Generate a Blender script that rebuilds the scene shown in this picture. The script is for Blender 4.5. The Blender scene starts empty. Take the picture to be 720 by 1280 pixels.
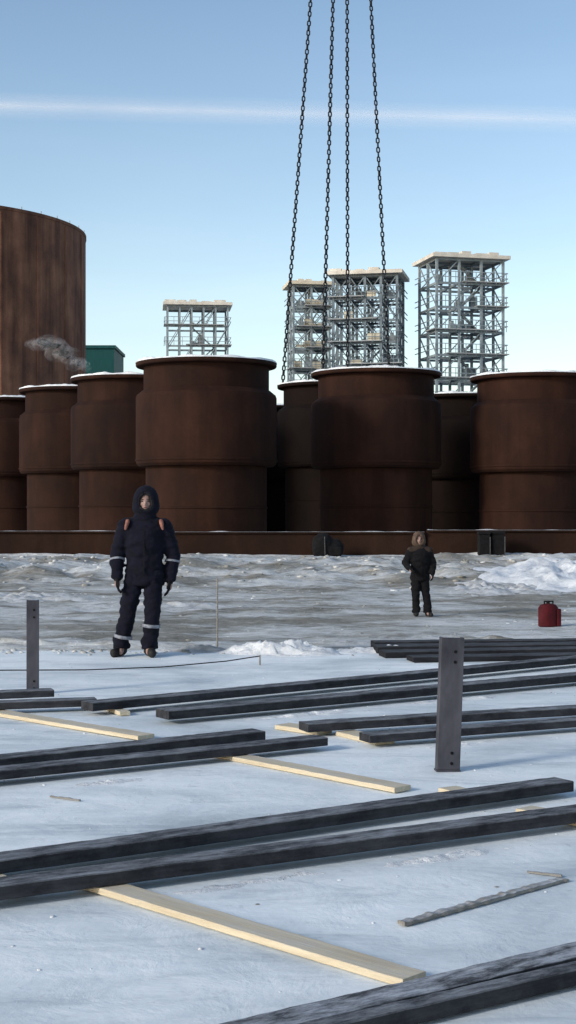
import bpy, bmesh, math, random
from mathutils import Vector, Matrix, noise, Euler
random.seed(7)
sc=bpy.context.scene
sc.view_settings.view_transform='Standard'; sc.view_settings.look='None'; sc.view_settings.exposure=0
COL=sc.collection

# ---------------------------------------------------------------- helpers
def link(o,parent=None):
    COL.objects.link(o)
    if parent is not None: o.parent=parent
    return o
def mesh_obj(name,verts,faces,mat=None,parent=None,smooth=False,sharp=None):
    me=bpy.data.meshes.new(name); me.from_pydata([tuple(v) for v in verts],[],faces); me.validate(); me.update()
    bm=bmesh.new(); bm.from_mesh(me); bmesh.ops.recalc_face_normals(bm,faces=bm.faces); bm.to_mesh(me); bm.free()
    if smooth:
        for p in me.polygons: p.use_smooth=True
        if sharp: me.set_sharp_from_angle(angle=math.radians(sharp))
    if mat: me.materials.append(mat)
    return link(bpy.data.objects.new(name,me),parent)
def empty(name,loc,label,cat,group=None):
    o=bpy.data.objects.new(name,None); o.empty_display_size=.3; o.location=loc; link(o)
    o["label"]=label; o["category"]=cat
    if group: o["group"]=group
    return o
def tag(o,label,cat,group=None):
    o["label"]=label; o["category"]=cat
    if group: o["group"]=group
class MB:
    def __init__(s): s.v=[]; s.f=[]
    def add(s,vs,fs):
        n=len(s.v); s.v+=[Vector(v) for v in vs]; s.f+=[tuple(i+n for i in f) for f in fs]
    def box(s,x0,x1,y0,y1,z0,z1):
        s.add([(x0,y0,z0),(x1,y0,z0),(x1,y1,z0),(x0,y1,z0),(x0,y0,z1),(x1,y0,z1),(x1,y1,z1),(x0,y1,z1)],
              [(0,3,2,1),(4,5,6,7),(0,1,5,4),(1,2,6,5),(2,3,7,6),(3,0,4,7)])
    def bar(s,a,b,w,h=None):
        a=Vector(a);b=Vector(b);h=h or w
        d=(b-a).normalized(); up=Vector((0,0,1)) if abs(d.z)<.95 else Vector((0,1,0))
        u=d.cross(up).normalized()*w/2; v=d.cross(u).normalized()*h/2
        s.add([a-u-v,a+u-v,a+u+v,a-u+v,b-u-v,b+u-v,b+u+v,b-u+v],
              [(0,3,2,1),(4,5,6,7),(0,1,5,4),(1,2,6,5),(2,3,7,6),(3,0,4,7)])
    def tube(s,a,b,ra,rb,n=12,caps=True):
        a=Vector(a);b=Vector(b); d=(b-a).normalized(); up=Vector((0,0,1)) if abs(d.z)<.95 else Vector((0,1,0))
        u=d.cross(up).normalized(); v=d.cross(u).normalized(); vs=[];fs=[]
        for c,r in((a,ra),(b,rb)):
            for i in range(n):
                t=2*math.pi*i/n; vs.append(c+u*math.cos(t)*r+v*math.sin(t)*r)
        for i in range(n): j=(i+1)%n; fs.append((i,j,n+j,n+i))
        if caps: fs.append(tuple(range(n))[::-1]); fs.append(tuple(range(n,2*n)))
        s.add(vs,fs)
    def ell(s,c,r,nu=16,nv=10,rot=None):
        c=Vector(c); vs=[];fs=[]
        for j in range(nv+1):
            ph=math.pi*j/nv
            for i in range(nu):
                t=2*math.pi*i/nu
                p=Vector((r[0]*math.sin(ph)*math.cos(t),r[1]*math.sin(ph)*math.sin(t),r[2]*math.cos(ph)))
                if rot: p=rot@p
                vs.append(c+p)
        for j in range(nv):
            for i in range(nu):
                k=(i+1)%nu; fs.append((j*nu+i,(j+1)*nu+i,(j+1)*nu+k,j*nu+k))
        s.add(vs,fs)
    def caps(s,a,b,ra,rb):
        s.tube(a,b,ra,rb,14); s.ell(a,(ra,)*3,14,8); s.ell(b,(rb,)*3,14,8)
    def loft(s,rings,n=24):
        vs=[];fs=[]
        for (cx,cy,cz,rx,ry) in rings:
            for i in range(n):
                t=2*math.pi*i/n; vs.append((cx+rx*math.cos(t),cy+ry*math.sin(t),cz))
        for k in range(len(rings)-1):
            for i in range(n):
                j=(i+1)%n; fs.append((k*n+i,k*n+j,(k+1)*n+j,(k+1)*n+i))
        fs.append(tuple(range(n))[::-1]); fs.append(tuple(range((len(rings)-1)*n,len(rings)*n)))
        s.add(vs,fs)
    def obj(s,name,mat=None,parent=None,smooth=False,sharp=None):
        return mesh_obj(name,s.v,s.f,mat,parent,smooth,sharp)
def remeshed(mb,name,mat,parent,vox=.012,wrinkle=0,seed=0,smooth_it=4):
    me0=bpy.data.meshes.new(name); me0.from_pydata([tuple(v) for v in mb.v],[],mb.f); me0.update()
    tmp=bpy.data.objects.new("tmp",me0); COL.objects.link(tmp)
    m=tmp.modifiers.new("r",'REMESH'); m.mode='VOXEL'; m.voxel_size=vox
    if smooth_it:
        m2=tmp.modifiers.new("s",'SMOOTH'); m2.iterations=smooth_it; m2.factor=.5
    dg=bpy.context.evaluated_depsgraph_get()
    me=bpy.data.meshes.new_from_object(tmp.evaluated_get(dg)); me.name=name
    bpy.data.objects.remove(tmp); bpy.data.meshes.remove(me0)
    if wrinkle:
        for v in me.vertices:
            p=v.co
            q=Vector((p.x*7+seed,p.y*7,p.z*15)); n=noise.noise(q)+.5*noise.noise(q*2.3)
            v.co=p+v.normal*n*wrinkle
    for p in me.polygons: p.use_smooth=True
    me.materials.clear(); me.materials.append(mat)
    return link(bpy.data.objects.new(name,me),parent)

def N(nt,t,**k):
    n=nt.nodes.new(t)
    for a,b in k.items():
        if hasattr(n,a): setattr(n,a,b)
    return n
def newmat(name):
    m=bpy.data.materials.new(name); m.use_nodes=True; nt=m.node_tree
    return m,nt,nt.nodes['Principled BSDF'],nt.nodes['Material Output']
def noisen(nt,scale,stretch=(1,1,1),detail=6,rough=.6,dist=0,coord='Object'):
    tc=N(nt,'ShaderNodeTexCoord'); mp=N(nt,'ShaderNodeMapping'); mp.inputs['Scale'].default_value=stretch
    nt.links.new(tc.outputs[coord],mp.inputs['Vector'])
    n=N(nt,'ShaderNodeTexNoise'); n.inputs['Scale'].default_value=scale; n.inputs['Detail'].default_value=detail
    n.inputs['Roughness'].default_value=rough; n.inputs['Distortion'].default_value=dist
    nt.links.new(mp.outputs[0],n.inputs['Vector']); return n.outputs['Fac']
def ramp(nt,fac,stops):
    r=N(nt,'ShaderNodeValToRGB'); e=r.color_ramp.elements
    while len(e)<len(stops): e.new(.5)
    for i,(p,c) in enumerate(stops):
        e[i].position=p; e[i].color=(c if len(c)==4 else tuple(c)+(1,)) if not isinstance(c,(int,float)) else (c,c,c,1)
    nt.links.new(fac,r.inputs[0]); return r.outputs[0]
def mix(nt,f,a,b,mode='MIX'):
    m=N(nt,'ShaderNodeMix'); m.data_type='RGBA'; m.blend_type=mode
    for s,v in((0,f),(6,a),(7,b)):
        if hasattr(v,'links'): nt.links.new(v,m.inputs[s])
        else: m.inputs[s].default_value=v if s==0 else (tuple(v)+(1,) if len(v)==3 else v)
    return m.outputs[2]
def bump(nt,bs,h,strength,dist=.02):
    b=N(nt,'ShaderNodeBump'); b.inputs['Strength'].default_value=strength; b.inputs['Distance'].default_value=dist
    nt.links.new(h,b.inputs['Height']); nt.links.new(b.outputs[0],bs.inputs['Normal'])
def simple(name,c1,c2,scale=8,stretch=(1,1,1),rough=.7,bs=.3,bd=.01,metal=0,lo=.35,hi=.65):
    m,nt,b,o=newmat(name)
    f=noisen(nt,scale,stretch); c=ramp(nt,f,[(lo,c1),(hi,c2)])
    nt.links.new(c,b.inputs['Base Color']); b.inputs['Roughness'].default_value=rough; b.inputs['Metallic'].default_value=metal
    b.inputs['Specular IOR Level'].default_value=.25
    bump(nt,b,noisen(nt,scale*4,stretch),bs,bd); return m

# ---------------------------------------------------------------- materials
def rust_mat(name,k=1.0,warm=1.0,sk=.3,gr=1.0):
    m,nt,b,o=newmat(name)
    c=lambda r,g,bb:(r*k*warm,g*k*gr,bb*k*gr)
    base=ramp(nt,noisen(nt,.5,(1,1,.8),8,.6,.2),[(.3,c(.036,.0155,.011)),(.5,c(.064,.025,.0155)),(.72,c(.094,.039,.023))])
    streak=ramp(nt,noisen(nt,1.1,(1.3,1.3,.10),5,.6),[(.3,(1-sk,1-sk,1-sk*.9)),(.7,(1+sk*.5,1+sk*.4,1+sk*.4))])
    col=mix(nt,1,base,streak,'MULTIPLY')
    fine=ramp(nt,noisen(nt,9,(1,1,1),5,.7),[(.3,(.85,.85,.85)),(.7,(1.12,1.12,1.12))])
    col=mix(nt,.8,col,fine,'MULTIPLY')
    oi=N(nt,'ShaderNodeObjectInfo')
    rr=ramp(nt,oi.outputs['Random'],[(0,(.74,.75,.78)),(1,(1.06,1.02,1.0))])
    col=mix(nt,1,col,rr,'MULTIPLY')
    nt.links.new(col,b.inputs['Base Color']); b.inputs['Roughness'].default_value=.85
    b.inputs['Specular IOR Level'].default_value=.15
    bump(nt,b,noisen(nt,5),.25,.03); return m
M_rust=rust_mat("rusted_steel",.46,.96,.35)
M_rust_shade=rust_mat("shaded_rusted_steel",.12,.9)  # back-row rust: shade in the gaps between tanks is put into the colour
M_rust_tank=rust_mat("rusted_tank_steel",3.4,1.10,.5,1.36)
M_beam=rust_mat("rusted_beam_steel",.45,.85)
def snow_mat(name,c1=(.58,.61,.65),c2=(.84,.86,.88)):
    m,nt,b,o=newmat(name)
    col=ramp(nt,noisen(nt,3,(1,1,1),8,.7),[(.35,c1),(.6,c2)])
    nt.links.new(col,b.inputs['Base Color']); b.inputs['Roughness'].default_value=.75; b.inputs['Specular IOR Level'].default_value=.2
    bump(nt,b,noisen(nt,9,(1,1,1),8,.75),.7,.05); return m
M_snow=snow_mat("snow")
M_dsnow=snow_mat("trodden_snow",(.34,.34,.33),(.66,.67,.68))
# slab
m,nt,b,o=newmat("frosted_concrete"); M_slab=m
big=ramp(nt,noisen(nt,.6,(1,1.4,1),9,.6,.5),[(.30,(.47,.52,.55)),(.42,(.64,.69,.72)),(.54,(.80,.84,.86)),(.68,(.90,.93,.94))])
st=ramp(nt,noisen(nt,1.8,(.45,1.6,1),10,.72,.8),[(.34,(.70,.73,.76)),(.46,(.95,.96,.96)),(.66,(1.06,1.06,1.06))])
col=mix(nt,.95,big,st,'MULTIPLY')
sp=ramp(nt,noisen(nt,7,(1,1,1),7,.75,.4),[(.31,(.5,.52,.55)),(.40,(1,1,1))]); col=mix(nt,.5,col,sp,'MULTIPLY')
gr=ramp(nt,noisen(nt,30,(1,1,1),3,.6),[(.3,(.92,.92,.92)),(.7,(1.04,1.04,1.04))]); col=mix(nt,.6,col,gr,'MULTIPLY')
nt.links.new(col,b.inputs['Base Color']); b.inputs['Roughness'].default_value=.8; b.inputs['Specular IOR Level'].default_value=.15
bump(nt,b,noisen(nt,4,(1,1,1),8,.65,.5),.35,.03)
# ground
m,nt,b,o=newmat("frozen_ground"); M_ground=m
d=ramp(nt,noisen(nt,1.1,(1,1,1),10,.76),[(.3,(.15,.14,.12)),(.5,(.27,.26,.23)),(.68,(.40,.39,.36))])
fine=ramp(nt,noisen(nt,6,(1,1,1),9,.85),[(.34,(.6,.6,.6)),(.62,(1.2,1.2,1.2))]); d=mix(nt,.85,d,fine,'MULTIPLY')
sm=ramp(nt,noisen(nt,.34,(.7,1.2,1),11,.75,.3),[(.44,(0,0,0)),(.56,(1,1,1))])
sf=mix(nt,1,sm,ramp(nt,noisen(nt,3.0,(.6,1.2,1),10,.82),[(.36,(.15,.15,.15)),(.52,(.92,.92,.92))]),'MULTIPLY')
col=mix(nt,sf,d,(.66,.68,.69))
nt.links.new(col,b.inputs['Base Color']); b.inputs['Roughness'].default_value=.9; b.inputs['Specular IOR Level'].default_value=.1
bump(nt,b,noisen(nt,3,(1,1,1),12,.82),.55,.10)
# timbers
def timber(name,a,bb,frost):
    m,nt,b,o=newmat(name)
    base=ramp(nt,noisen(nt,6,(.35,6,6),7,.7,.3),[(.3,a),(.7,bb)])
    geo=N(nt,'ShaderNodeNewGeometry'); sep=N(nt,'ShaderNodeSeparateXYZ'); nt.links.new(geo.outputs['Normal'],sep.inputs[0])
    up=ramp(nt,sep.outputs['Z'],[(.5,(.12,.12,.12)),(.9,(1,1,1))])
    fr=mix(nt,1,up,ramp(nt,noisen(nt,7,(.6,2.5,1),9,.8),[(.41,(.04,.04,.04)),(.66,(frost,)*3)]),'MULTIPLY')
    col=mix(nt,fr,base,(.5,.53,.58))
    nt.links.new(col,b.inputs['Base Color']); b.inputs['Roughness'].default_value=.92
    b.inputs['Specular IOR Level'].default_value=.08
    bump(nt,b,noisen(nt,12,(.3,8,8),6,.7),.5,.005); return m
M_dark=timber("dark_weathered_timber",(.010,.0105,.013),(.034,.035,.041),.55)
M_black=timber("blackened_timber",(.007,.0075,.009),(.022,.023,.028),.2)
M_frosty=timber("frosted_timber",(.016,.017,.020),(.05,.051,.057),1.0)
M_pale=timber("fresh_sawn_wood",(.46,.38,.26),(.66,.58,.43),.4)
M_stick=timber("weathered_batten",(.12,.11,.10),(.32,.30,.26),1.0)
M_post=simple("grey_galvanised_steel",(.035,.035,.045),(.10,.10,.12),5,(1,1,.4),.6,.2,.004,.2)
M_chain=simple("dark_chain_steel",(.008,.010,.014),(.028,.031,.036),6,rough=.5,metal=.2)
M_frame=simple("hazed_frame_steel",(.19,.24,.27),(.29,.335,.36),2,rough=.8)  # frame colour raised to carry distance haze
M_frame_d=simple("hazed_dark_frame_steel",(.12,.155,.18),(.20,.24,.27),2,rough=.8)  # darker frame steel, also paled in colour for haze
M_platf=simple("grating_steel",(.26,.28,.29),(.38,.39,.39),1.5,rough=.8)
M_roof=simple("pale_roof_panel",(.50,.46,.40),(.72,.69,.62),.8,rough=.8)
M_cream=simple("cream_cladding_panel",(.50,.45,.34),(.68,.62,.50),.8,rough=.8)
M_teal=simple("teal_cladding",(.005,.06,.06),(.010,.085,.08),3,(4,4,.3),.6)
M_glass=simple("dark_window_glass",(.01,.015,.02),(.02,.03,.04),3,rough=.15)
M_navy=simple("navy_work_cloth",(.0016,.0018,.006),(.0035,.004,.013),14,rough=.95,bs=.5,bd=.01)
M_blackc=simple("black_work_cloth",(.0022,.0022,.0035),(.005,.005,.007),14,rough=.95,bs=.5,bd=.01)
M_refl=simple("reflective_tape",(.11,.115,.14),(.28,.30,.35),30,rough=.5)
M_orange=simple("orange_tape",(.16,.06,.045),(.27,.12,.09),20,rough=.7)
M_skin=simple("skin",(.24,.15,.13),(.34,.22,.19),12,rough=.6,bs=.1)
M_lip=simple("lips",(.12,.04,.04),(.15,.055,.05),12,rough=.6)
M_eye=simple("eye_dark",(.01,.01,.01),(.03,.025,.02),12,rough=.3)
M_boot=simple("black_boot_leather",(.006,.006,.006),(.02,.02,.02),12,rough=.7)
M_brownhat=simple("brown_hood_cloth",(.06,.038,.028),(.11,.075,.055),12,rough=.9)
M_yoke=simple("dull_brown_cloth",(.02,.014,.012),(.045,.03,.024),12,rough=.9)
M_red=simple("red_painted_metal",(.045,.0025,.005),(.085,.005,.009),6,rough=.8)
M_plast=simple("black_plastic",(.0025,.0025,.003),(.006,.006,.008),8,rough=.9)
M_strap=simple("faded_grey_strap",(.04,.04,.042),(.08,.08,.085),20,rough=.8)
M_fur=simple("grey_fur_trim",(.008,.008,.011),(.028,.028,.033),60,rough=1,bs=1,bd=.02)

# ---------------------------------------------------------------- terrain
def hgt(x,y):
    if y<15.4: return -.2
    if y<15.8: z=-.2+.16*(y-15.4)/.4
    elif y<24: t=(y-15.8)/8.2; t=t*t*(3-2*t); z=-.04-.63*t
    elif y<40: z=-.67
    elif y<53: t=(y-40)/13; t=t*t*(3-2*t); z=-.67+.47*t
    else: z=-.2
    a=min(1,max(0,(y-15.8)/3))
    if y<56:
        n=noise.noise(Vector((x*.35,y*.35,0)))*.06+noise.noise(Vector((x*1.3,y*1.3,3)))*.04+noise.noise(Vector((x*3.1,y*3.1,7)))*.03
        if y>40:
            f=min(1,(y-40)/5)*(min(1,(55-y)/3) if y<55 else 0)
            n+=(abs(noise.noise(Vector((x*.45,y*.4,17))))*.35+noise.noise(Vector((x*1.9,y*1.5,27)))*.10+noise.noise(Vector((x*4.1,y*3.5,29)))*.05)*f
        z+=n*a*(.5 if 26<y<34 and 1<x<5 else 1)
    return z
def lines(a,b,s): 
    n=int((b-a)/s); return [a+(b-a)*i/n for i in range(n)]
xs=[-4000,-1200,-400,-120,-50,-25]+lines(-16,16,.17)+[16,25,50,120,400,1200,4000]
ys=[-200,-40,0,8]+lines(14.4,20,.2)+lines(20,58,.2)+[58,62,70,90,130,200,400,1000,4000,9000]
V=[(x,y,hgt(x,y)) for y in ys for x in xs]; nx=len(xs)
F=[(j*nx+i,j*nx+i+1,(j+1)*nx+i+1,(j+1)*nx+i) for j in range(len(ys)-1) for i in range(nx-1)]
g=mesh_obj("ground",V,F,M_ground,None,True); g["kind"]="structure"
s=MB(); s.box(-22,22,-8,15.6,-.24,0); sl=s.obj("concrete_slab_ground",M_slab); sl["kind"]="structure"

def clods(name,n,fx,smin,smax,mat,label,flat=1):
    base=[(0,0,1),(.9,0,.45),(.28,.85,.45),(-.72,.53,.45),(-.72,-.53,.45),(.28,-.85,.45),(.72,.53,-.45),(-.28,.85,-.45),(-.9,0,-.45),(-.28,-.85,-.45),(.72,-.53,-.45),(0,0,-1)]
    fc=[(0,1,2),(0,2,3),(0,3,4),(0,4,5),(0,5,1),(1,6,2),(2,7,3),(3,8,4),(4,9,5),(5,10,1),(6,7,2),(7,8,3),(8,9,4),(9,10,5),(10,6,1),(11,7,6),(11,8,7),(11,9,8),(11,10,9),(11,6,10)]
    vs=[];fs=[]
    for k in range(n):
        x,y,z=fx(); s=smin+(smax-smin)*random.random()**3; r=random.random()*6.28; c_,s_=math.cos(r),math.sin(r)
        q=len(vs); sx=s*random.uniform(.7,1.5); sy=s*random.uniform(.7,1.2); sz=s*random.uniform(.4,.8)*flat
        for (a,b_,c) in base:
            j=random.uniform(.75,1.25); X=a*sx*j; Y=b_*sy*j
            vs.append((x+X*c_-Y*s_,y+X*s_+Y*c_,z+c*sz*j+sz*.1))
        fs+=[(a+q,b_+q,c+q) for a,b_,c in fc]
    o=mesh_obj(name,vs,fs,mat,None,True); o["kind"]="stuff"; o["label"]=label; return o
def fx_bank():
    x=random.uniform(-14,14); y=random.triangular(38,55,50); return x,y,hgt(x,y)
def fx_mid():
    x=random.uniform(-9,9); y=16+random.random()**1.3*24; return x,y,hgt(x,y)
clods("frozen_clods",900,fx_bank,.02,.14,M_ground,"frozen clods on the low bank",.7)
clods("frozen_clods",1200,fx_mid,.012,.05,M_ground,"small frozen clods scattered over the ground",.7)
clods("snow_lumps",200,fx_bank,.03,.14,M_dsnow,"lumps of dirty snow on the low bank",.6)
def fx_slab():
    x=random.uniform(-4,4); y=4+random.random()*11.5; return x,y,0
clods("snow_crumbs",600,fx_slab,.003,.011,M_snow,"crumbs of hard snow scattered over the slab")
clods("dirt_crumbs",500,fx_slab,.002,.008,M_ground,"crumbs of dirt scattered over the slab")
def fx_edge():
    x=random.uniform(-5,5); y=random.gauss(15.6,.2); return x,y,(0 if y<15.58 else hgt(x,y))
clods("gravel_lumps",900,fx_edge,.01,.05,M_ground,"frozen gravel spilled along the slab edge")

def mound(name,cx,cy,rx,ry,h,mat,label,sd=0,n=48,base=None,rot=0,rg=1):
    vs=[];fs=[];R=22
    for j in range(R+1):
        r=j/R
        for i in range(n):
            t=2*math.pi*i/n; e=1+.35*noise.noise(Vector((math.cos(t)*1.6+sd,math.sin(t)*1.6,sd)))+.15*noise.noise(Vector((math.cos(t)*5+sd,math.sin(t)*5,sd)))
            lx=rx*r*math.cos(t)*e; ly=ry*r*math.sin(t)*e
            x=cx+lx*math.cos(rot)-ly*math.sin(rot); y=cy+lx*math.sin(rot)+ly*math.cos(rot)
            z0=(0 if y<15.58 else hgt(x,y)) if base is None else base
            k=max(0,1-r*r)
            z=z0+h*k*(.6+.8*noise.noise(Vector((x*2.2/max(.4,rx)+sd,y*2.2/max(.4,ry),sd)))+.5*rg*noise.noise(Vector((x*7/max(.4,rx)+sd,y*7/max(.4,ry),1)))+.3*rg*noise.noise(Vector((x*18/max(.4,rx)+sd,y*18/max(.4,ry),1))))-.02*r
            vs.append((x,y,z))
    for j in range(R):
        for i in range(n):
            k=(i+1)%n; fs.append((j*n+i,j*n+k,(j+1)*n+k,(j+1)*n+i))
    o=mesh_obj(name,vs,fs,mat,None,True); o["kind"]="stuff"; o["label"]=label; return o
mound("snow_pile",-.05,15.35,.75,.45,.16,M_snow,"small heap of loose white snow at the slab edge",1)
mound("snow_pile",1.05,15.45,.8,.35,.07,M_snow,"low drift of white snow along the slab edge",4)
mound("snow_pile",-.9,15.55,.6,.3,.06,M_dsnow,"trodden greyish snow beside the slab edge",9)
mound("snow_pile",9.0,44,3.5,6.2,.45,M_snow,"broad bank of clean white snow on the frozen ground",2,rg=1.3)
mound("snow_pile",5.9,40,1.8,3,.14,M_dsnow,"thin patch of greyish snow on the frozen ground",12,rg=2)
mound("snow_pile",-3.0,33,2.6,1.6,.08,M_dsnow,"thin wind-blown patch of snow on frozen ground",21,rg=2)
mound("snow_pile",-6.6,36,2.4,2.0,.10,M_dsnow,"thin wind-blown patch of snow on frozen ground",25,rg=2)
mound("gravel_heap",-2.9,16.6,2.4,.6,.10,M_ground,"low ridge of brown frozen gravel behind the slab",31)
mound("gravel_heap",2.0,17.2,2.6,.6,.12,M_ground,"low ridge of brown frozen gravel behind the slab",37)

# ---------------------------------------------------------------- steel tanks
def revolve(prof,n=96):
    vs=[];fs=[]
    for r,z in prof:
        for i in range(n):
            t=2*math.pi*i/n; vs.append((r*math.cos(t),r*math.sin(t),z))
    for k in range(len(prof)-1):
        for i in range(n):
            j=(i+1)%n; fs.append((k*n+i,k*n+j,(k+1)*n+j,(k+1)*n+i))
    return vs,fs
TZ=7.74
shell_prof=[(2.52,0),(2.52,3.50)]
up_prof=[(2.53,3.50),(2.80,3.52),(2.90,3.62),(2.93,3.75),(2.93,6.30),(2.89,6.42),(2.64,6.62)]
neck_prof=[(2.61,6.60),(2.61,TZ-.12),(2.55,TZ-.12),(2.55,5.9)]
lip_prof=[(2.62,TZ-.2),(2.90,TZ-.17),(2.93,TZ-.13),(2.93,TZ-.03),(2.91,TZ),(2.5,TZ),(2.5,TZ-.15),(2.55,TZ-.2)]
def tank_master(mat):
    parts=[]
    for nm,pr in(("lower_shell",shell_prof),("upper_shell",up_prof),("neck",neck_prof),("rim",lip_prof)):
        v,f=revolve(pr); o=mesh_obj(nm,v,f,mat,None,True,25); parts.append(o)
    for z,r in((3.72,2.93),(1.8,2.53)):
        pr=[(r-.03,z),(r+.03,z+.02),(r+.03,z+.08),(r-.03,z+.10)]
        v,f=revolve(pr); parts.append(mesh_obj("weld_hoop",v,f,mat,None,True,25))
    vs=[];fs=[];n=160
    for i in range(n):
        t=2*math.pi*i/n; h=.03+.09*max(0,.3+noise.noise(Vector((math.cos(t)*3,math.sin(t)*3,5)))+.4*noise.noise(Vector((math.cos(t)*14,math.sin(t)*14,5))))
        for r,z in((2.52,TZ),(2.58,TZ+h),(2.76,TZ+h*1.15),(2.92,TZ+h*.8),(2.945,TZ-.015)): vs.append((r*math.cos(t),r*math.sin(t),z+.002))
    for i in range(n):
        j=(i+1)%n
        for q in range(4): fs.append((i*5+q,j*5+q,j*5+q+1,i*5+q+1))
    parts.append(mesh_obj("rim_snow",vs,fs,M_snow,None,True))
    return parts
GR="rusted steel tank shells standing in rows"
masters={}
def place_tank(x,y,z,rot,label,dark=False,sc_=1.0):
    first=dark not in masters
    if first: masters[dark]=tank_master(M_rust_shade if dark else M_rust)
    e=empty("steel_tank",(x,y,z),label,"steel tank",GR); e.rotation_euler=(0,0,rot); e.scale=(1,1,sc_)
    for p in masters[dark]:
        q=p if first else p.copy()
        if not first: COL.objects.link(q)
        q.parent=e
    return e
lab="shade-darkened rust-brown open steel tank shell with flanged snow-dusted rim"
place_tank(-3.40,60,-.2,0,"large rust-brown stepped steel tank shell behind the beam",False,1.018)
place_tank(3.97,65,-.15,1.1,"rust-brown stepped steel tank shell with a stained upper wall",False,1.02)
place_tank(11.3,66,-.35,2.3,"dark rust-brown stepped steel tank shell with wide rim",False,1.035)
place_tank(2.38,74,.25,.4,"shade-darkened rusted steel tank shell hooked to four lifting chains",True)
place_tank(8.9,74,-.35,3.0,lab,True)
place_tank(-7.6,70,-.15,4.1,"rust-brown stepped steel tank shell with snow on its rim",False,1.045)
place_tank(-11.4,77,-.2,5.0,"rust-brown stepped steel tank shell in the receding row",False,1.06)
place_tank(-16.2,83,-.2,5.5,"rust-brown stepped steel tank shell at the end of a row",False,1.05)
for x,y,r in((-4.9,79,.9),(-.9,84,1.9),(6.0,85,2.9),(12.5,84,3.9),(15.6,75,4.4),(-10.0,90,4.9),(-16.0,96,.9)):
    place_tank(x,y,-.2,r,lab,True)

# ---------------------------------------------------------------- steel beams in front
def ibeam(x0,x1,y,z0,z1,label,rot=0):
    e=empty("steel_beam",((x0+x1)/2,y,z0),label,"steel beam","rusted steel beams laid in front of the tanks"); L=(x1-x0)/2; H=z1-z0
    e.rotation_euler=(0,0,rot)
    a=MB(); a.box(-L,L,-.3,.3,0,.06); a.obj("lower_flange",M_beam,e)
    a=MB(); a.box(-L,L,-.3,.3,H-.06,H); a.obj("upper_flange",M_beam,e)
    a=MB(); a.box(-L,L,-.20,.2,.06,H-.06); a.obj("web",M_beam,e)
    vs=[];fs=[];n=int(L*2/.15)
    for i in range(n+1):
        x=-L+2*L*i/n; h=max(0,.01+.05*noise.noise(Vector((x*1.2,y,z1))))
        vs+=[(x,-.29,H+.001),(x,-.15,H+h),(x,.28,H+.001)]
    for i in range(n):
        for q in range(2): fs.append((i*3+q,(i+1)*3+q,(i+1)*3+q+1,i*3+q+1))
    mesh_obj("snow_cover",vs,fs,M_dsnow,e,True)
ibeam(-16,-4.62,56,-.22,.76,"long rusted steel beam lying on frozen ground")
ibeam(-4.55,5.3,55.9,-.2,.73,"long rusted steel beam lying beside dark bundles",.004)
ibeam(5.4,16,56,-.2,.80,"long rusted steel beam lying on frozen ground",-.004)
mound("snow_pile",-6,55.2,9,.5,.10,M_dsnow,"thin strip of snow blown against the steel beam",51,rg=1.5)
mound("snow_pile",9,55.2,7,.5,.10,M_dsnow,"thin strip of snow blown against the steel beam",57,rg=1.5)

def bundle(x,y,z,w,h,label):
    e=empty("covered_bundle",(x,y,z),label,"bundle")
    mb=MB(); mb.ell((-.15*w,0,h*.42),(w*.36,.35,h*.55)); mb.ell((.22*w,.05,h*.3),(w*.3,.3,h*.42)); mb.box(-w*.45,w*.45,-.3,.3,-.02,h*.35)
    remeshed(mb,"tarpaulin",M_plast,e,.05,.03,3)
    a=MB(); a.tube((-.1,-.38,0),(-.12,-.34,h*.8),.02,.02,8); a.obj("lashing_rope",M_strap,e)
bundle(1.5,54.6,-.15,1.2,.9,"black tarpaulin bundle lying against the steel beam")
def crate(x,y,z,w,h,label):
    e=empty("black_crate",(x,y,z),label,"crate","black plastic crates beside the steel beam")
    a=MB(); a.box(-w/2,w/2,-.3,.3,0,h*.88); o=a.obj("body",M_plast,e); bv=o.modifiers.new("b",'BEVEL'); bv.width=.03
    a=MB(); a.box(-w/2-.02,w/2+.02,-.32,.32,h*.885,h); o=a.obj("lid",M_plast,e); bv=o.modifiers.new("b",'BEVEL'); bv.width=.02
    a=MB(); a.box(w/2-.03,w/2+.012,-.318,-.303,.05,h*.78); a.obj("pale_strap",M_strap,e)
crate(7.45,54.8,-.15,.42,.9,"black plastic crate with pale strap beside steel beam")
crate(7.98,54.9,-.15,.5,.92,"wide black plastic crate with pale strap beside steel beam")

# ---------------------------------------------------------------- big storage tank
e=empty("storage_tank",(-29.4,113,-.2),"tall rust-orange cylindrical storage tank with rooftop railing","storage tank")
R=13.4; H=23.6
v,f=revolve([(R,0),(R,H)],160); mesh_obj("wall",v,f,M_rust_tank,e,True,25)
v,f=revolve([(R+.01,H-.25),(R+.05,H-.22),(R+.05,H),(R-.3,H+.04),(R-.3,H-.2)],160); mesh_obj("top_rim",v,f,M_rust_tank,e,True,25)
v,f=revolve([(R-.3,H-.1),(R*.5,H+.3),(.05,H+.5)],96); mesh_obj("roof",v,f,M_dsnow,e,True)
rp=None
for i in range(44):
    t=2*math.pi*i/44
    if rp is None:
        a=MB(); a.bar((0,0,0),(0,0,.2),.05); rp=a.obj("railing_post",M_platf,e); q=rp
    else: q=rp.copy(); COL.objects.link(q); q.parent=e
    q.location=(R*math.cos(t),R*math.sin(t),H)
for t in(-1.35,-1.1,-.85,-.6,-.35,-.1):
    a=MB(); c=Vector((math.cos(t)*(R+.02),math.sin(t)*(R+.02),0)); a.bar(c,c+Vector((0,0,H-.4)),.10,.04); a.obj("vertical_seam",M_rust_tank,e)

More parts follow.
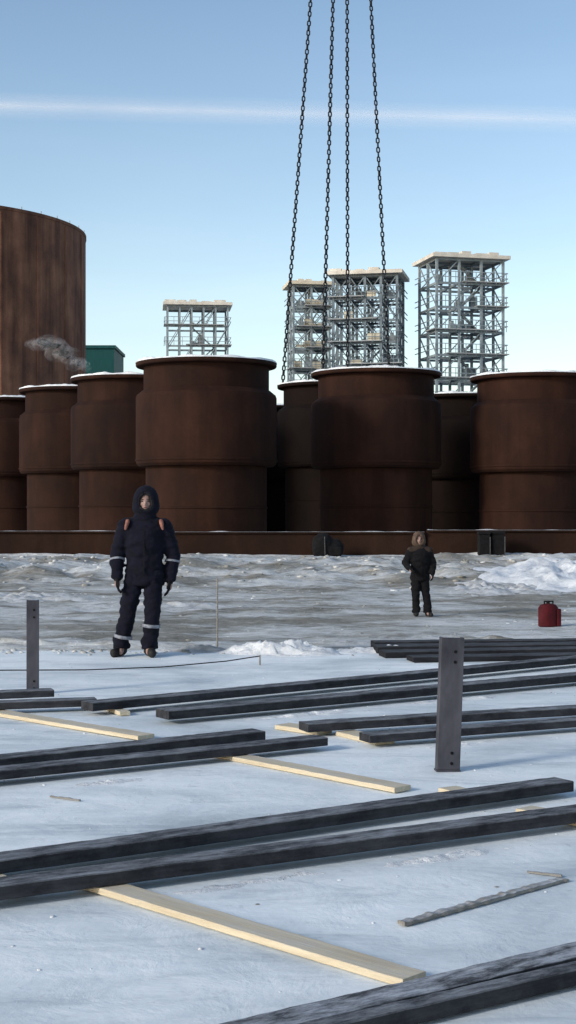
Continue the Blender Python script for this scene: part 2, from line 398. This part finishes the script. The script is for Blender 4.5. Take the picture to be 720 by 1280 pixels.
# green building
e=empty("teal_building",(-22,140,-.2),"flat-roofed teal clad industrial building behind the tanks","building")
a=MB(); a.box(-5,5.1,0,8,0,17.6)
a.obj("wall",M_teal,e)
a=MB(); a.box(-5.15,5.25,-.15,8.15,17.603,17.9); a.obj("roof",M_teal,e)
for zz in(4,8,12):
    for xx in(-3,0,3): a=MB(); a.box(xx-.6,xx+.6,-.06,-.004,zz,zz+1.4); a.obj("window",M_glass,e)
a=MB(); a.box(3.6,4.8,-.08,-.004,0.05,2.4); a.obj("door",M_frame,e)

def vap(name,alpha_fn,colr,tl=False):
    m,nt,b,o=newmat(name); nt.nodes.remove(b)
    df=N(nt,'ShaderNodeBsdfDiffuse'); df.inputs[0].default_value=colr; tr=N(nt,'ShaderNodeBsdfTransparent'); mx=N(nt,'ShaderNodeMixShader')
    sh=df.outputs[0]
    if tl:
        t_=N(nt,'ShaderNodeBsdfTranslucent'); t_.inputs[0].default_value=colr; ad=N(nt,'ShaderNodeAddShader')
        nt.links.new(df.outputs[0],ad.inputs[0]); nt.links.new(t_.outputs[0],ad.inputs[1]); sh=ad.outputs[0]
    al=alpha_fn(nt)
    nt.links.new(al,mx.inputs[0]); nt.links.new(tr.outputs[0],mx.inputs[1]); nt.links.new(sh,mx.inputs[2]); nt.links.new(mx.outputs[0],o.inputs[0]); return m
M_smoke=vap("smoke",lambda nt: ramp(nt,noisen(nt,1.3,(1,1,1),8,.8),[(.42,(0,0,0)),(.8,(.085,.085,.085))]),(.97,.98,1,1),True)
a=MB()
for i in range(18):
    t=i/17; a.ell((-13.2-3.0*t+random.uniform(-.15,.15),94+random.uniform(-.3,.3),10.7+2.0*t**.8+random.uniform(-.3,.3)),(.4+.6*t*random.uniform(.6,1.3),.4,(.15+.32*math.sin(t*2.4))*random.uniform(.6,1.5)),14,9)
o=a.obj("smoke_plume",M_smoke,None,True); o["kind"]="stuff"; o["label"]="thin white smoke drifting beside the rusty storage tank"

def ca(nt):
    tc=N(nt,'ShaderNodeTexCoord'); sp=N(nt,'ShaderNodeSeparateXYZ'); nt.links.new(tc.outputs['Generated'],sp.inputs[0])
    pr=ramp(nt,sp.outputs['Z'],[(0,(0,0,0)),(.3,(.16,.16,.16)),(.5,(.42,.42,.42)),(.7,(.16,.16,.16)),(1,(0,0,0))])
    nz=ramp(nt,noisen(nt,1.2,(.0010,.01,.006),5,.55),[(.3,(.45,.45,.45)),(.7,(.85,.85,.85))])
    return mix(nt,1,pr,nz,'MULTIPLY')
m=vap("contrail_vapour",ca,(.9,.93,1,1))
o=mesh_obj("contrail",[(-6000,0,-100),(6000,0,-100),(6000,0,100),(-6000,0,100)],[(0,1,2,3)],m)
o.location=(0,10000,2775); o.rotation_euler=(0,math.atan(100/4000),0); o["kind"]="structure"

# ---------------------------------------------------------------- steel towers
def tower(x,y,w,d,top,levels,nx,ny,rot,mat,label,dens=1,thick=.2,cream=0):
    e=empty("steel_frame_tower",(x,y,-.2),label,"steel tower","open steel frame towers under construction"); e.rotation_euler=(0,0,rot)
    X=[-w/2+w*i/nx for i in range(nx+1)]; Y=[-d/2+d*i/ny for i in range(ny+1)]
    Z=[0]+levels+[top]
    for xx in X:
        for yy in Y:
            a=MB(); a.bar((xx,yy,0),(xx,yy,top),thick); a.obj("column",mat,e)
    for z in levels+[top]:
        a=MB()
        for yy in Y: a.bar((-w/2,yy,z),(w/2,yy,z),.12,.24)
        for xx in X: a.bar((xx,-d/2,z),(xx,d/2,z),.12,.24)
        a.obj("floor_beams",mat,e)
        if z in levels[-6:] and dens>0:
            a=MB()
            for hh in(.6,1.15):
                for yy in(Y[0]-.4,): a.bar((-w/2-.3,yy,z+hh),(w/2+.3,yy,z+hh),.07)
                for xx in(-w/2-.4,w/2+.4): a.bar((xx,-d/2-.3,z+hh),(xx,d/2+.3,z+hh),.07)
            k=-w/2-.3
            while k<w/2+.3: a.bar((k,Y[0]-.4,z),(k,Y[0]-.4,z+1.15),.06); k+=1.1
            a.obj("handrail",mat,e)
            a=MB(); q=random.random(); s0=random.choice((-1,1))
            x0,x1=sorted((s0*(-w/2-.5),s0*w/2*(-.2+q*1.1)))
            a.box(x0,x1,-d/2-.5,-d/2+2.2,z+.14,z+.24); a.obj("platform",M_platf,e)
            for c_ in range(3):
                if random.random()<.75:
                    xx=random.uniform(-w/2+.5,w/2-.9); a=MB(); hh=random.uniform(.5,1.7); yy=random.uniform(-d/4,d/4)
                    a.box(xx,xx+random.uniform(.5,1.3),yy,yy+.7,z+.25,z+.25+hh*.7); a.box(xx+.1,xx+.4,yy+.1,yy+.5,z+.25+hh*.7,z+.25+hh)
                    a.obj("stored_equipment",random.choice((mat,M_platf,M_frame_d)),e)
    a=MB()
    for i in range(len(Z)-1):
        z0,z1=Z[i],Z[i+1]
        if z1-z0>6: continue
        for bi in range(nx):
            if dens>1 or (bi+i)%2==0:
                for yy in(Y[0],Y[-1]):
                    a.bar((X[bi],yy,z0),(X[bi+1],yy,z1),.10)
                    if dens>1: a.bar((X[bi],yy,z1),(X[bi+1],yy,z0),.10)
        for bi in range(ny):
            for xx in(X[0],X[-1]):
                a.bar((xx,Y[bi],z0),(xx,Y[bi+1],z1),.10)
    a.obj("bracing",mat,e)
    a=MB()
    for i in range(len(Z)-1):
        z0,z1=Z[i],Z[i+1]
        if z1-z0>6: continue
        s0=-1 if i%2 else 1
        a.bar((s0*w*.18+w*.1,-d*.1,z0),(-s0*w*.18+w*.1,-d*.1,z1),.6,.12)
    a.obj("stair",mat,e)
    if cream:
        for i in range(1,7):
            for r_ in range(cream):
                z=levels[-i]; xx=-w/2+random.random()*w*.75; sz=random.uniform(.3,.9)
                a=MB(); a.box(xx,xx+w*random.uniform(.12,.25),-d/2-.12,-d/2-.07,z+.15,z+.15+sz); a.obj("cladding_panel",M_cream,e)
    a=MB(); a.box(-w/2-.6,w/2+.6,-d/2-.6,d/2+.6,top+.13,top+.5)
    for i in range(5):
        xx=-w/2-.4+(w+.2)*i/5; 
        if random.random()<.75: a.box(xx,xx+w/5*random.uniform(.6,1.02),-d/2-.45,d/2*random.uniform(-.3,.9),top+.38,top+.58+random.random()*.25)
    a.obj("roof",M_cream if cream>1 else M_roof,e)
def lv(top,step,n): 
    l=[top-step*(i+1) for i in range(n)]; return sorted([q for q in l if q>1])
tower(18.0,150,7.2,5.4,27.5,lv(27.5,2.45,10),3,2,.24,M_frame,"tall open steel frame tower with pale flat roof",1,.24,0)
tower(8.4,150,6.6,5.2,25.9,lv(25.9,2.3,10),4,2,-.2,M_frame_d,"dark dense steel frame tower with crossed bracing",2,.26,1)
tower(2.3,160,4.0,3.8,26.5,lv(26.5,2.3,10),2,2,.15,M_frame,"narrow steel frame tower with cream panels",2,.22,4)
tower(-12.0,190,7.8,5.0,28.5,lv(28.5,2.6,9),5,1,.1,M_frame,"open steel frame structure with several decks",1,.22,0)

# ---------------------------------------------------------------- chains
def chain(a,b,label):
    a=Vector(a);b=Vector(b); L=(b-a).length; pitch=.245; n=int(L/pitch); d=(b-a).normalized()
    u0=d.cross(Vector((0,1,0))).normalized(); v0=d.cross(u0).normalized()
    mb=MB(); NP=10; NR=5; wr=.042; hw=.072; hl=.095
    for k in range(n):
        s=k/n; c=a+(b-a)*((k+.5)/n)+Vector((0,0,-.5*math.sin(math.pi*s)*.8))
        u=(u0 if k%2 else v0); u=(u+ (v0 if k%2 else u0)*random.uniform(.1,.5)).normalized(); w=d.cross(u).normalized()
        vs=[];fs=[]
        for i in range(NP):
            t=2*math.pi*(i+.5)/NP; rad=Vector((math.cos(t),math.sin(t)))
            p=c+u*rad.x*hw+d*(rad.y*hw+math.copysign(hl-.04,rad.y))
            rd=u*rad.x+d*rad.y
            for j in range(NR):
                q=2*math.pi*j/NR; vs.append(p+rd*wr*math.cos(q)+w*wr*math.sin(q))
        for i in range(NP):
            for j in range(NR):
                i2=(i+1)%NP;j2=(j+1)%NR; fs.append((i*NR+j,i2*NR+j,i2*NR+j2,i*NR+j2))
        mb.add(vs,fs)
    o=mb.obj("lifting_chain",M_chain,None,True); tag(o,label,"chain","four chains of a lifting sling"); return o
apex=Vector((3.0,74,54)); cc=Vector((2.45,74,8.0))
for th in(165,255,345,75):
    t=math.radians(th); p=cc+Vector((math.cos(t)*2.82,math.sin(t)*2.78,.12))
    chain(p,apex,"heavy steel lifting chain hooked to a rusted tank rim")
a=MB(); 
for i in range(24):
    t=2*math.pi*i/24; t2=2*math.pi*(i+1)/24
    a.tube(apex+Vector((math.cos(t)*.5,0,.5+math.sin(t)*.6)),apex+Vector((math.cos(t2)*.5,0,.5+math.sin(t2)*.6)),.09,.09,8)
o=a.obj("lifting_ring",M_chain,None,True); tag(o,"oval steel master ring gathering four lifting chains","lifting ring")

# ---------------------------------------------------------------- timbers on the slab
def plank(name,p0,p1,w,h,z0,mat,label,cat,group,ext0=0,ext1=0,warp=.006,jag=0):
    p0=Vector((*p0,0));p1=Vector((*p1,0)); d=(p1-p0).normalized(); p0=p0-d*ext0; p1=p1+d*ext1
    nrm=Vector((-d.y,d.x,0)); 
    if nrm.y<0: nrm=-nrm
    c=(p0+p1)/2+nrm*w/2; L=(p1-p0).length; n=max(8,int(L/(.05 if not jag else .015))); sd=random.random()*50
    vs=[];fs=[]
    for i in range(n+1):
        x=-L/2+L*i/n; wy=noise.noise(Vector((x*(.5 if not jag else 1.5),sd,0)))*warp; wz=max(-.003,noise.noise(Vector((x*.5,sd,9)))*min(warp,.005))
        k=.0022 if not jag else jag
        fq=17 if not jag else 26
        e1=noise.noise(Vector((x*fq,sd,3)))*k; e2=noise.noise(Vector((x*fq,sd,6)))*k
        b=min(w,h)*.07
        sec=[(-w/2+b,0),(w/2-b,0),(w/2,b),(w/2,h-b),(w/2-b,h),(-w/2+b,h),(-w/2,h-b),(-w/2,b)]
        for (yy,zz) in sec: vs.append((x,yy+wy+(e1 if yy<0 else e2),zz+wz+(e2 if zz>h/2 else 0)))
    m_=8
    for i in range(n):
        for q in range(m_):
            r=(q+1)%m_; fs.append((i*m_+q,(i+1)*m_+q,(i+1)*m_+r,i*m_+r))
    fs.append(tuple(range(m_))); fs.append(tuple(range(n*m_,(n+1)*m_))[::-1])
    o=mesh_obj(name,vs,fs,mat); o.location=(c.x,c.y,z0+.004); o.rotation_euler=(0,0,math.atan2(d.y,d.x))
    tag(o,label,cat,group); return o
GD="dark timber beams laid across the slab"; GP="pale sawn planks laid on the slab"
def dark(p0,p1,w=.13,h=.055,z0=.032,mat=None,e0=0,e1=0,label="long dark weathered timber beam lying on pale planks"):
    return plank("timber_beam",p0,p1,w,h,z0,mat or M_dark,label,"timber beam",GD,e0,e1)
def pale(p0,p1,w=.1,h=.028,z0=0,e0=0,e1=0,label="pale fresh-sawn plank lying on the frosty slab",mat=None):
    return plank("wooden_plank",p0,p1,w,h,z0,mat or M_pale,label,"plank",GP,e0,e1)
dark((.30,4.13),(.93,4.53),.07,.052,.010,M_dark,e0=.45,e1=1.5,label="thick dark timber beam with frost along its top")
dark((-.10,3.965),(1.01,4.715),.125,.026,.030,M_frosty,e0=.6,e1=1.5,label="flat dark board dusted with frost and snow")
dark((-1.10,5.42),(1.385,6.79),.14,.055,.030,e0=1.2,e1=1.2)
dark((-1.187,5.82),(1.50,7.56),.15,.055,.030,e0=1.2,e1=0,label="long dark timber beam ending beside another beam")
dark((-1.579,7.85),(.252,9.02),.16,.05,e0=1.2)
dark((-1.667,8.20),(-.146,9.255),.16,.055,e0=1.2)
dark((.52,9.12),(1.97,9.79),.15,.05,e1=1.0)
dark((.134,9.55),(2.10,10.37),.16,.055,e1=1.0)
dark((-.838,10.12),(2.5,12.4),.19,.062,e1=1.0)
dark((-1.43,10.55),(2.81,13.9),.17,.06,e1=.5)
dark((-2.14,10.65),(-1.44,10.85),.14,.055,e0=1)
dark((-2.27,11.25),(-1.85,11.4),.15,.055,e0=1)
for q in[((.95,15.75),(3.6,16.1),.25,.07),((.95,15.2),(3.6,15.6),.35,.07),((1.0,14.75),(3.6,15.2),.3,.06),((1.25,14.3),(3.7,14.75),.28,.05)]:
    dark(q[0],q[1],q[2],q[3],.0,M_black,label="black boarding piled at the edge of the slab")
pale((-.84,5.72),(.36,4.53),.115,.026,e0=.0,label="long pale fresh-sawn plank leading out from a dark beam")
pale((-.375,8.70),(.60,7.62),.125,.026,e0=.3,e1=-.05)
pale((-2.09,10.5),(-1.125,9.56),.14,.026,e0=.2,e1=.2)
pale((1.26,6.98),(1.54,6.65),.12,.028,e0=.2,e1=.6)
pale((-.02,9.85),(.12,9.71),.15,.03,e0=.1,e1=.1,label="short pale block end under a dark beam")
pale((.37,9.56),(.56,9.24),.15,.03,e0=.1,e1=.0,label="short pale block end under a dark beam")
pale((-1.40,10.9),(-1.28,10.65),.08,.03,e0=.1,e1=.1,label="short pale block end under a dark beam")
pale((.85,7.57),(.98,7.35),.12,.028,z0=0.002,e0=.1,e1=-.08,label="short pale block wedged between dark beams")
pale((-1.32,5.9),(-1.12,5.62),.10,.028,e0=.1,e1=.05,label="short pale block wedged between dark beams")
o=plank("batten",(.424,5.19),(1.14,5.83),.038,.014,0,M_stick,"thin grey frosted batten lying on the slab","batten",None,warp=.012,jag=.007)
o=plank("batten",(.99,5.97),(1.12,5.90),.014,.008,0,M_stick,"tiny splinter of pale wood lying on the slab","batten",None,jag=.004)
o=plank("batten",(-1.25,7.55),(-1.08,7.45),.014,.008,0,M_stick,"tiny splinter of pale wood lying on the slab","batten",None,jag=.004)
for i,(x,y,rx,h_) in enumerate(((-.2,5.86,.8,.012),(.7,6.33,.6,.014),(-1.0,8.04,.5,.014),(1.1,9.32,.5,.014),(.2,10.72,.8,.018),(1.3,11.5,.9,.018),(.45,6.72,.9,.012),(-.9,8.68,.7,.012),(1.6,10.1,.7,.012))):
    mound("snow_drift",x,y-.06,rx,.11,h_*1.6,M_snow,"thin drift of snow caught along a timber beam",60+i,rot=.52,rg=1.2)

def post(x,y,w,h,lean,label):
    e=empty("steel_post",(x,y,0),label,"post","short steel posts standing on the slab"); e.rotation_euler=(0,lean,.12)
    a=MB(); t=.012
    a.box(-w/2,w/2,-t/2,t/2,0.012,h); o=a.obj("plate",M_post,e); bv=o.modifiers.new("b",'BEVEL'); bv.width=.002
    for sx in(-1,1):
        a=MB(); x0=sx*(w/2)-(t if sx>0 else 0); a.box(x0,x0+t,t/2+.0005,.055,0.012,h); a.obj("side_flange",M_post,e)
    for z in(.05,.11,h-.14,h-.08):
        a=MB(); a.tube((w*.12,-t/2-.004,z),(w*.12,-t/2,z),.009,.009,10); a.obj("bolt",M_plast,e)
    a=MB(); a.box(-w/2-.004,w/2+.004,-.012,.06,0.001,.011); a.obj("base_plate",M_post,e)
post(.925,8.31,.135,.775,.035,"short grey steel post standing on the frosty slab")
post(-2.10,11.84,.10,.775,0,"slim grey steel post standing on the slab")

def stake(x,y,z,h,r,label,lean=0):
    mb=MB(); mb.tube((0,0,-.03),(lean,0,h),r,r*.8,8); o=mb.obj("wooden_stake",M_stick); o.location=(x,y,z); tag(o,label,"stake")
stake(-.80,16.3,-.05,.80,.010,"thin pale wooden stake driven in at the slab edge")
stake(-.275,14.1,0,.10,.009,"short pale peg holding a cord on the slab")
mb=MB(); pts=[(-3.4,13.0,.06),(-2.6,13.2,.05),(-1.9,13.5,.02),(-1.2,13.8,.015),(-.6,14.0,.05),(-.275,14.1,.09)]
for i in range(len(pts)-1): mb.tube(pts[i],pts[i+1],.006,.006,6)
o=mb.obj("cord",M_plast,None,True); tag(o,"thin dark cord stretched low over the slab","cord")

e=empty("fuel_canister",(4.95,27.3,hgt(4.95,27.3)),"dark red metal fuel canister standing on frozen ground","canister"); e.rotation_euler=(0,0,.3)
a=MB(); a.loft([(-.02,0,.0,.17,.11),(-.02,0,.02,.20,.13),(-.02,0,.36,.20,.13),(-.02,0,.42,.15,.10),(-.02,0,.44,.06,.05)],28); a.obj("body",M_red,e,True,35)
a=MB(); a.box(.12,.20,-.115,.09,.01,.34); o=a.obj("side_strap",M_red,e); bv=o.modifiers.new("b",'BEVEL'); bv.width=.01
a=MB(); a.tube((-.02,0,.44),(-.03,0,.49),.035,.03,12); a.obj("spout",M_plast,e)
a=MB(); a.bar((-.10,0,.48),(.08,0,.48),.025); a.bar((-.10,0,.40),(-.10,0,.49),.02); a.bar((.08,0,.39),(.08,0,.49),.02); a.obj("handle",M_plast,e)
# ---------------------------------------------------------------- people
def person(loc,rot,label,cloth,hoodm,J,legbands,armbands,stripes,scale=1,vox=.014,fur=True,yoke=None):
    e=empty("person",loc,label,"person"); e.rotation_euler=(0,0,rot); e.scale=(scale,)*3
    V3=Vector
    hd=V3(J['head']); sh=[V3(J['shl']),V3(J['shr'])]; el=[V3(J['ell']),V3(J['elr'])]; wr=[V3(J['wrl']),V3(J['wrr'])]
    hp=[V3(J['hpl']),V3(J['hpr'])]; kn=[V3(J['knl']),V3(J['knr'])]; an=[V3(J['anl']),V3(J['anr'])]
    cx=(hp[0].x+hp[1].x)/2; sx=(sh[0].x+sh[1].x)/2
    b=MB(); b.ell(hd,(.073,.092,.112)); b.ell(hd+V3((0,-.03,-.055)),(.052,.06,.06))
    b.ell(hd+V3((0,-.095,-.015)),(.013,.018,.024)); b.ell(hd+V3((0,-.086,.012)),(.009,.01,.026))
    b.ell(hd+V3((0,-.078,.03)),(.05,.014,.01)); b.ell(hd+V3((0,-.083,-.055)),(.022,.01,.008)); b.ell(hd+V3((0,-.078,-.09)),(.02,.016,.014))
    for sg in(-1,1):
        b.ell(hd+V3((sg*.074,.005,-.005)),(.01,.018,.03)); b.ell(hd+V3((sg*.035,-.07,-.02)),(.02,.016,.016))
    b.caps(hd+V3((0,.02,-.08)),V3((sx,.02,sh[0].z+.02)),.055,.065)
    b.loft([(cx,.01,hp[0].z-.04,.13,.09),(cx,.01,hp[0].z+.1,.14,.1),((cx+sx)/2,.01,1.12,.135,.095),(sx,.01,1.3,.16,.105),(sx,.01,1.4,.13,.08),(sx,.015,1.45,.07,.06)])
    for i in(0,1):
        b.caps(sh[i],el[i],.052,.042); b.caps(el[i],wr[i],.042,.03)
        b.caps(hp[i],kn[i],.085,.06); b.caps(kn[i],an[i],.058,.042); b.caps(an[i],an[i]+V3((0,-.10,-.04)),.04,.03)
        hdir=(wr[i]-el[i]).normalized(); b.caps(wr[i],wr[i]+hdir*.08,.03,.03)
    remeshed(b,"body",M_skin,e,.010,0,0,2)
    for sg in(-1,1):
        q=MB(); q.ell(hd+V3((sg*.031,-.083,.012)),(.014,.008,.007),12,8); q.obj("eye",M_eye,e,True)
        q=MB(); q.ell(hd+V3((sg*.032,-.090,.032)),(.018,.006,.004),12,8); q.obj("eyebrow",M_eye,e,True)
    q=MB(); q.ell(hd+V3((0,-.092,-.055)),(.022,.006,.006),12,8); q.obj("mouth",M_lip,e,True)
    j=MB()
    hz=hp[0].z
    j.loft([(cx,.01,hz-.16,.20,.14),(cx,.01,hz-.10,.205,.145),(cx,.01,hz-.02,.195,.145),((cx+sx)/2,.0,hz+.13,.19,.135),((cx+sx)/2,.0,hz+.17,.185,.13),((cx+sx)/2,0,1.16,.21,.155),(sx,.0,1.3,.222,.155),(sx,.01,1.37,.20,.13),(sx,.015,1.43,.13,.10),(sx,.02,1.49,.09,.085)])
    for i in(0,1):
        j.caps(sh[i]+V3((0,0,-.02)),el[i],.090,.078); j.caps(el[i],wr[i]-(wr[i]-el[i])*.1,.076,.062)
        j.caps(V3((sx,.01,1.385)),sh[i]+V3((0,0,-.01)),.09,.082)
    remeshed(j,"jacket",cloth,e,vox,.020,1)
    t=MB(); t.loft([(cx,.01,hz-.15,.15,.115),(cx,.01,hz+.05,.165,.12)])
    for i in(0,1):
        t.caps(hp[i]+V3((0,0,-.03)),kn[i],.108,.090); t.caps(kn[i],an[i]+V3((0,0,.05)),.085,.083)
        t.tube(an[i]+V3((0,0,.12)),an[i]+V3((0,0,-.01)),.083,.093,16)
    remeshed(t,"trousers",cloth,e,vox,.020,5)
    for i in(0,1):
        a_=an[i]; s_=MB(); s_.tube(a_+V3((0,.01,.06)),(a_.x,a_.y+.01,.04),.062,.062,14)
        d=V3(J['ftl'] if i==0 else J['ftr']).normalized()
        s_.ell(V3((a_.x,a_.y,.055)),(.056,.075,.055)); s_.caps(V3((a_.x,a_.y,.052)),V3((a_.x,a_.y,.048))+d*.155,.05,.045)
        s_.caps(V3((a_.x,a_.y+.02,.035)),V3((a_.x,a_.y,.03))+d*.16,.034,.034)
        o=remeshed(s_,"boot",M_boot,e,.01,0)
        for v in o.data.vertices: v.co.z=max(v.co.z,.002)
    for i in(0,1):
        sg=-1 if i==0 else 1
        hdir=(wr[i]-el[i]).normalized(); side=V3((0,-1,0)); side=(side-hdir*side.dot(hdir)).normalized(); inn=hdir.cross(side).normalized()
        if inn.x*sg>0: inn=-inn
        g=MB(); w0=wr[i]; g.caps(w0-hdir*.03,w0+hdir*.02,.042,.036)
        for k,s0 in enumerate((.030,.011,-.009,-.028)):
            kn_=w0+hdir*.095+side*s0; g.caps(w0+hdir*.02+side*s0*.6,kn_,.019,.016)
            L=(.040,.046,.042,.033)[k]
            m1=kn_+hdir*L+inn*.012; m2=m1+hdir*L*.6+inn*.022; g.caps(kn_,m1,.0125,.0115); g.caps(m1,m2,.0115,.0095)
        tb=w0+hdir*.03+side*.03; tm=tb+hdir*.035+side*.028+inn*.006; g.caps(tb,tm,.017,.0135); g.caps(tm,tm+hdir*.033+side*.004+inn*.008,.0135,.011)
        remeshed(g,"glove",M_blackc,e,.006,0,0,1)
    hv=[];hf=[];nu=28;nv=16
    for jn in range(nv+1):
        ph=math.radians(36)+(math.pi-math.radians(36))*jn/nv
        for i in range(nu):
            tt=2*math.pi*i/nu
            p=V3((.118*math.sin(ph)*math.cos(tt),-.120*math.cos(ph)+.018,.148*math.sin(ph)*math.sin(tt)))
            if p.z<0: p.x*=1+.3*min(1,-p.z/.12)
            if p.z>.08: p.y+=.01; p.z+=.008
            p+=p.normalized()*noise.noise(p*14+V3((3,1,2)))*.008
            hv.append(hd+p+V3((0,0,.005)))
    for jn in range(nv):
        for i in range(nu):
            k=(i+1)%nu; hf.append((jn*nu+i,jn*nu+k,(jn+1)*nu+k,(jn+1)*nu+i))
    h=mesh_obj("hood",hv,hf,hoodm,e,True); so=h.modifiers.new("s",'SOLIDIFY'); so.thickness=.018; so.offset=1
    rim=MB()
    for i in range(nu): 
        r_=.013 if fur else .01
        rim.tube(hv[i],hv[(i+1)%nu],r_,r_,8); rim.ell(hv[i],(r_*(1.1+.3*random.random()),)*3,8,6)
    rim.obj("hood_trim",M_fur if fur else hoodm,e,True)
    cl=MB(); cl.loft([(sx,.015,1.41,.14,.105),(sx,.01,1.47,.12,.105),(hd.x*.5+sx*.5,.0,1.52,.10,.10)]); remeshed(cl,"collar",yoke or cloth,e,.012,.005,8)
    if yoke:
        y_=MB()
        for i in(0,1): y_.caps(V3((sx,.01,1.40)),sh[i]+V3((0,0,.0)),.095,.090)
        remeshed(y_,"shoulder_yoke",yoke,e,.016,.008,4)
    def band(p,q,t,r,wd,mat,nm):
        p=V3(p);q=V3(q); c=p.lerp(q,t); d=(q-p).normalized(); m_=MB(); m_.tube(c-d*wd/2,c+d*wd/2,r,r,22,False)
        o=m_.obj(nm,mat,e,True); s2=o.modifiers.new("s",'SOLIDIFY'); s2.thickness=.004
    for i,tt in legbands: band(kn[i],an[i],tt,.096,.035,M_refl,"reflective_leg_band")
    for i,tt in armbands: band(el[i],wr[i],tt,.082,.022,M_refl,"reflective_sleeve_band")
    if stripes:
        for i in(0,1):
            s_=MB(); sg=-1 if i==0 else 1
            xx=sh[i].x*.86+sx*.14
            s_.caps(V3((xx,-.080,1.405)),V3((xx+sg*.012,-.117,1.355)),.024,.020); s_.caps(V3((xx+sg*.012,-.117,1.355)),V3((xx+sg*.02,-.126,1.325)),.020,.014); remeshed(s_,"shoulder_stripe",M_orange,e,.008,0,0,1)
    z=MB(); z.bar(((cx+sx)/2,-.156,.85),(sx,-.160,1.30),.012,.006); z.obj("zip",M_plast,e)
    return e
J1=dict(head=(.02,-.02,1.60),shl=(-.19,0,1.37),shr=(.21,0,1.36),ell=(-.28,.02,1.06),elr=(.30,.05,1.05),wrl=(-.27,-.07,.82),wrr=(.27,.0,.79),
 hpl=(-.09,0,.90),hpr=(.10,0,.90),knl=(-.165,-.03,.48),knr=(.095,-.06,.49),anl=(-.235,0,.09),anr=(.06,-.04,.09),ftl=(-.45,-1,0),ftr=(.25,-1,0))
person((-1.5,15.0,0.0),.03,"person in navy hooded winter coverall walking on the slab",M_navy,M_navy,J1,[(0,.70),(1,.42)],[(0,.25),(1,.25)],True)
J2=dict(head=(-.03,-.03,1.60),shl=(-.19,0,1.37),shr=(.18,0,1.37),ell=(-.31,.02,1.12),elr=(.28,.03,1.10),wrl=(-.25,-.2,1.0),wrr=(.24,-.12,.88),
 hpl=(-.09,0,.90),hpr=(.09,0,.90),knl=(-.10,-.03,.48),knr=(.12,.0,.48),anl=(-.08,0,.09),anr=(.16,-.02,.09),ftl=(-.2,-1,0),ftr=(.3,-1,0))
person((2.75,30.0,hgt(2.75,30)-.01),.1,"person in black workwear and brown hood with bent arm",M_blackc,M_brownhat,J2,[],[],False,1,.018,False,M_yoke)

# ---------------------------------------------------------------- light, world, camera
az=math.radians(234); elv=math.radians(22)
sd=Vector((math.sin(az)*math.cos(elv),math.cos(az)*math.cos(elv),math.sin(elv)))
w=bpy.data.worlds.new("World"); sc.world=w; w.use_nodes=True; nt=w.node_tree
bg=nt.nodes['Background']; sky=nt.nodes.new('ShaderNodeTexSky'); sky.sky_type='NISHITA'; sky.sun_disc=False
sky.sun_elevation=elv; sky.sun_rotation=az; sky.air_density=1.0; sky.dust_density=1.0; sky.ozone_density=1.6
tc=N(nt,'ShaderNodeTexCoord'); sp=N(nt,'ShaderNodeSeparateXYZ'); nt.links.new(tc.outputs['Generated'],sp.inputs[0])
hz=ramp(nt,sp.outputs['Z'],[(0,(1.75,1.62,1.50)),(.14,(1.62,1.52,1.42)),(.38,(1.24,1.26,1.24)),(1,(1.15,1.14,1.1))])
wf=ramp(nt,noisen(nt,2.2,(1,1,5),6,.6,.4,'Generated'),[(.45,(1,1,1)),(.75,(1.08,1.06,1.04))])
skc=mix(nt,1,sky.outputs[0],hz,'MULTIPLY'); skc=mix(nt,1,skc,wf,'MULTIPLY')
nt.links.new(skc,bg.inputs[0]); bg.inputs[1].default_value=.14
l=bpy.data.lights.new("sun",'SUN'); l.energy=2.5; l.angle=math.radians(10); l.color=(1,.96,.88)
lo=bpy.data.objects.new("sun",l); lo.rotation_euler=(-sd).to_track_quat('-Z','Y').to_euler(); COL.objects.link(lo)
cam=bpy.data.cameras.new("camera"); co=bpy.data.objects.new("camera",cam); COL.objects.link(co)
co.location=(0,0,1.5); co.rotation_euler=(math.radians(90),0,0)
cam.sensor_fit='VERTICAL'; cam.sensor_height=36; cam.lens=36*1800/1280; cam.clip_end=30000
sc.camera=co
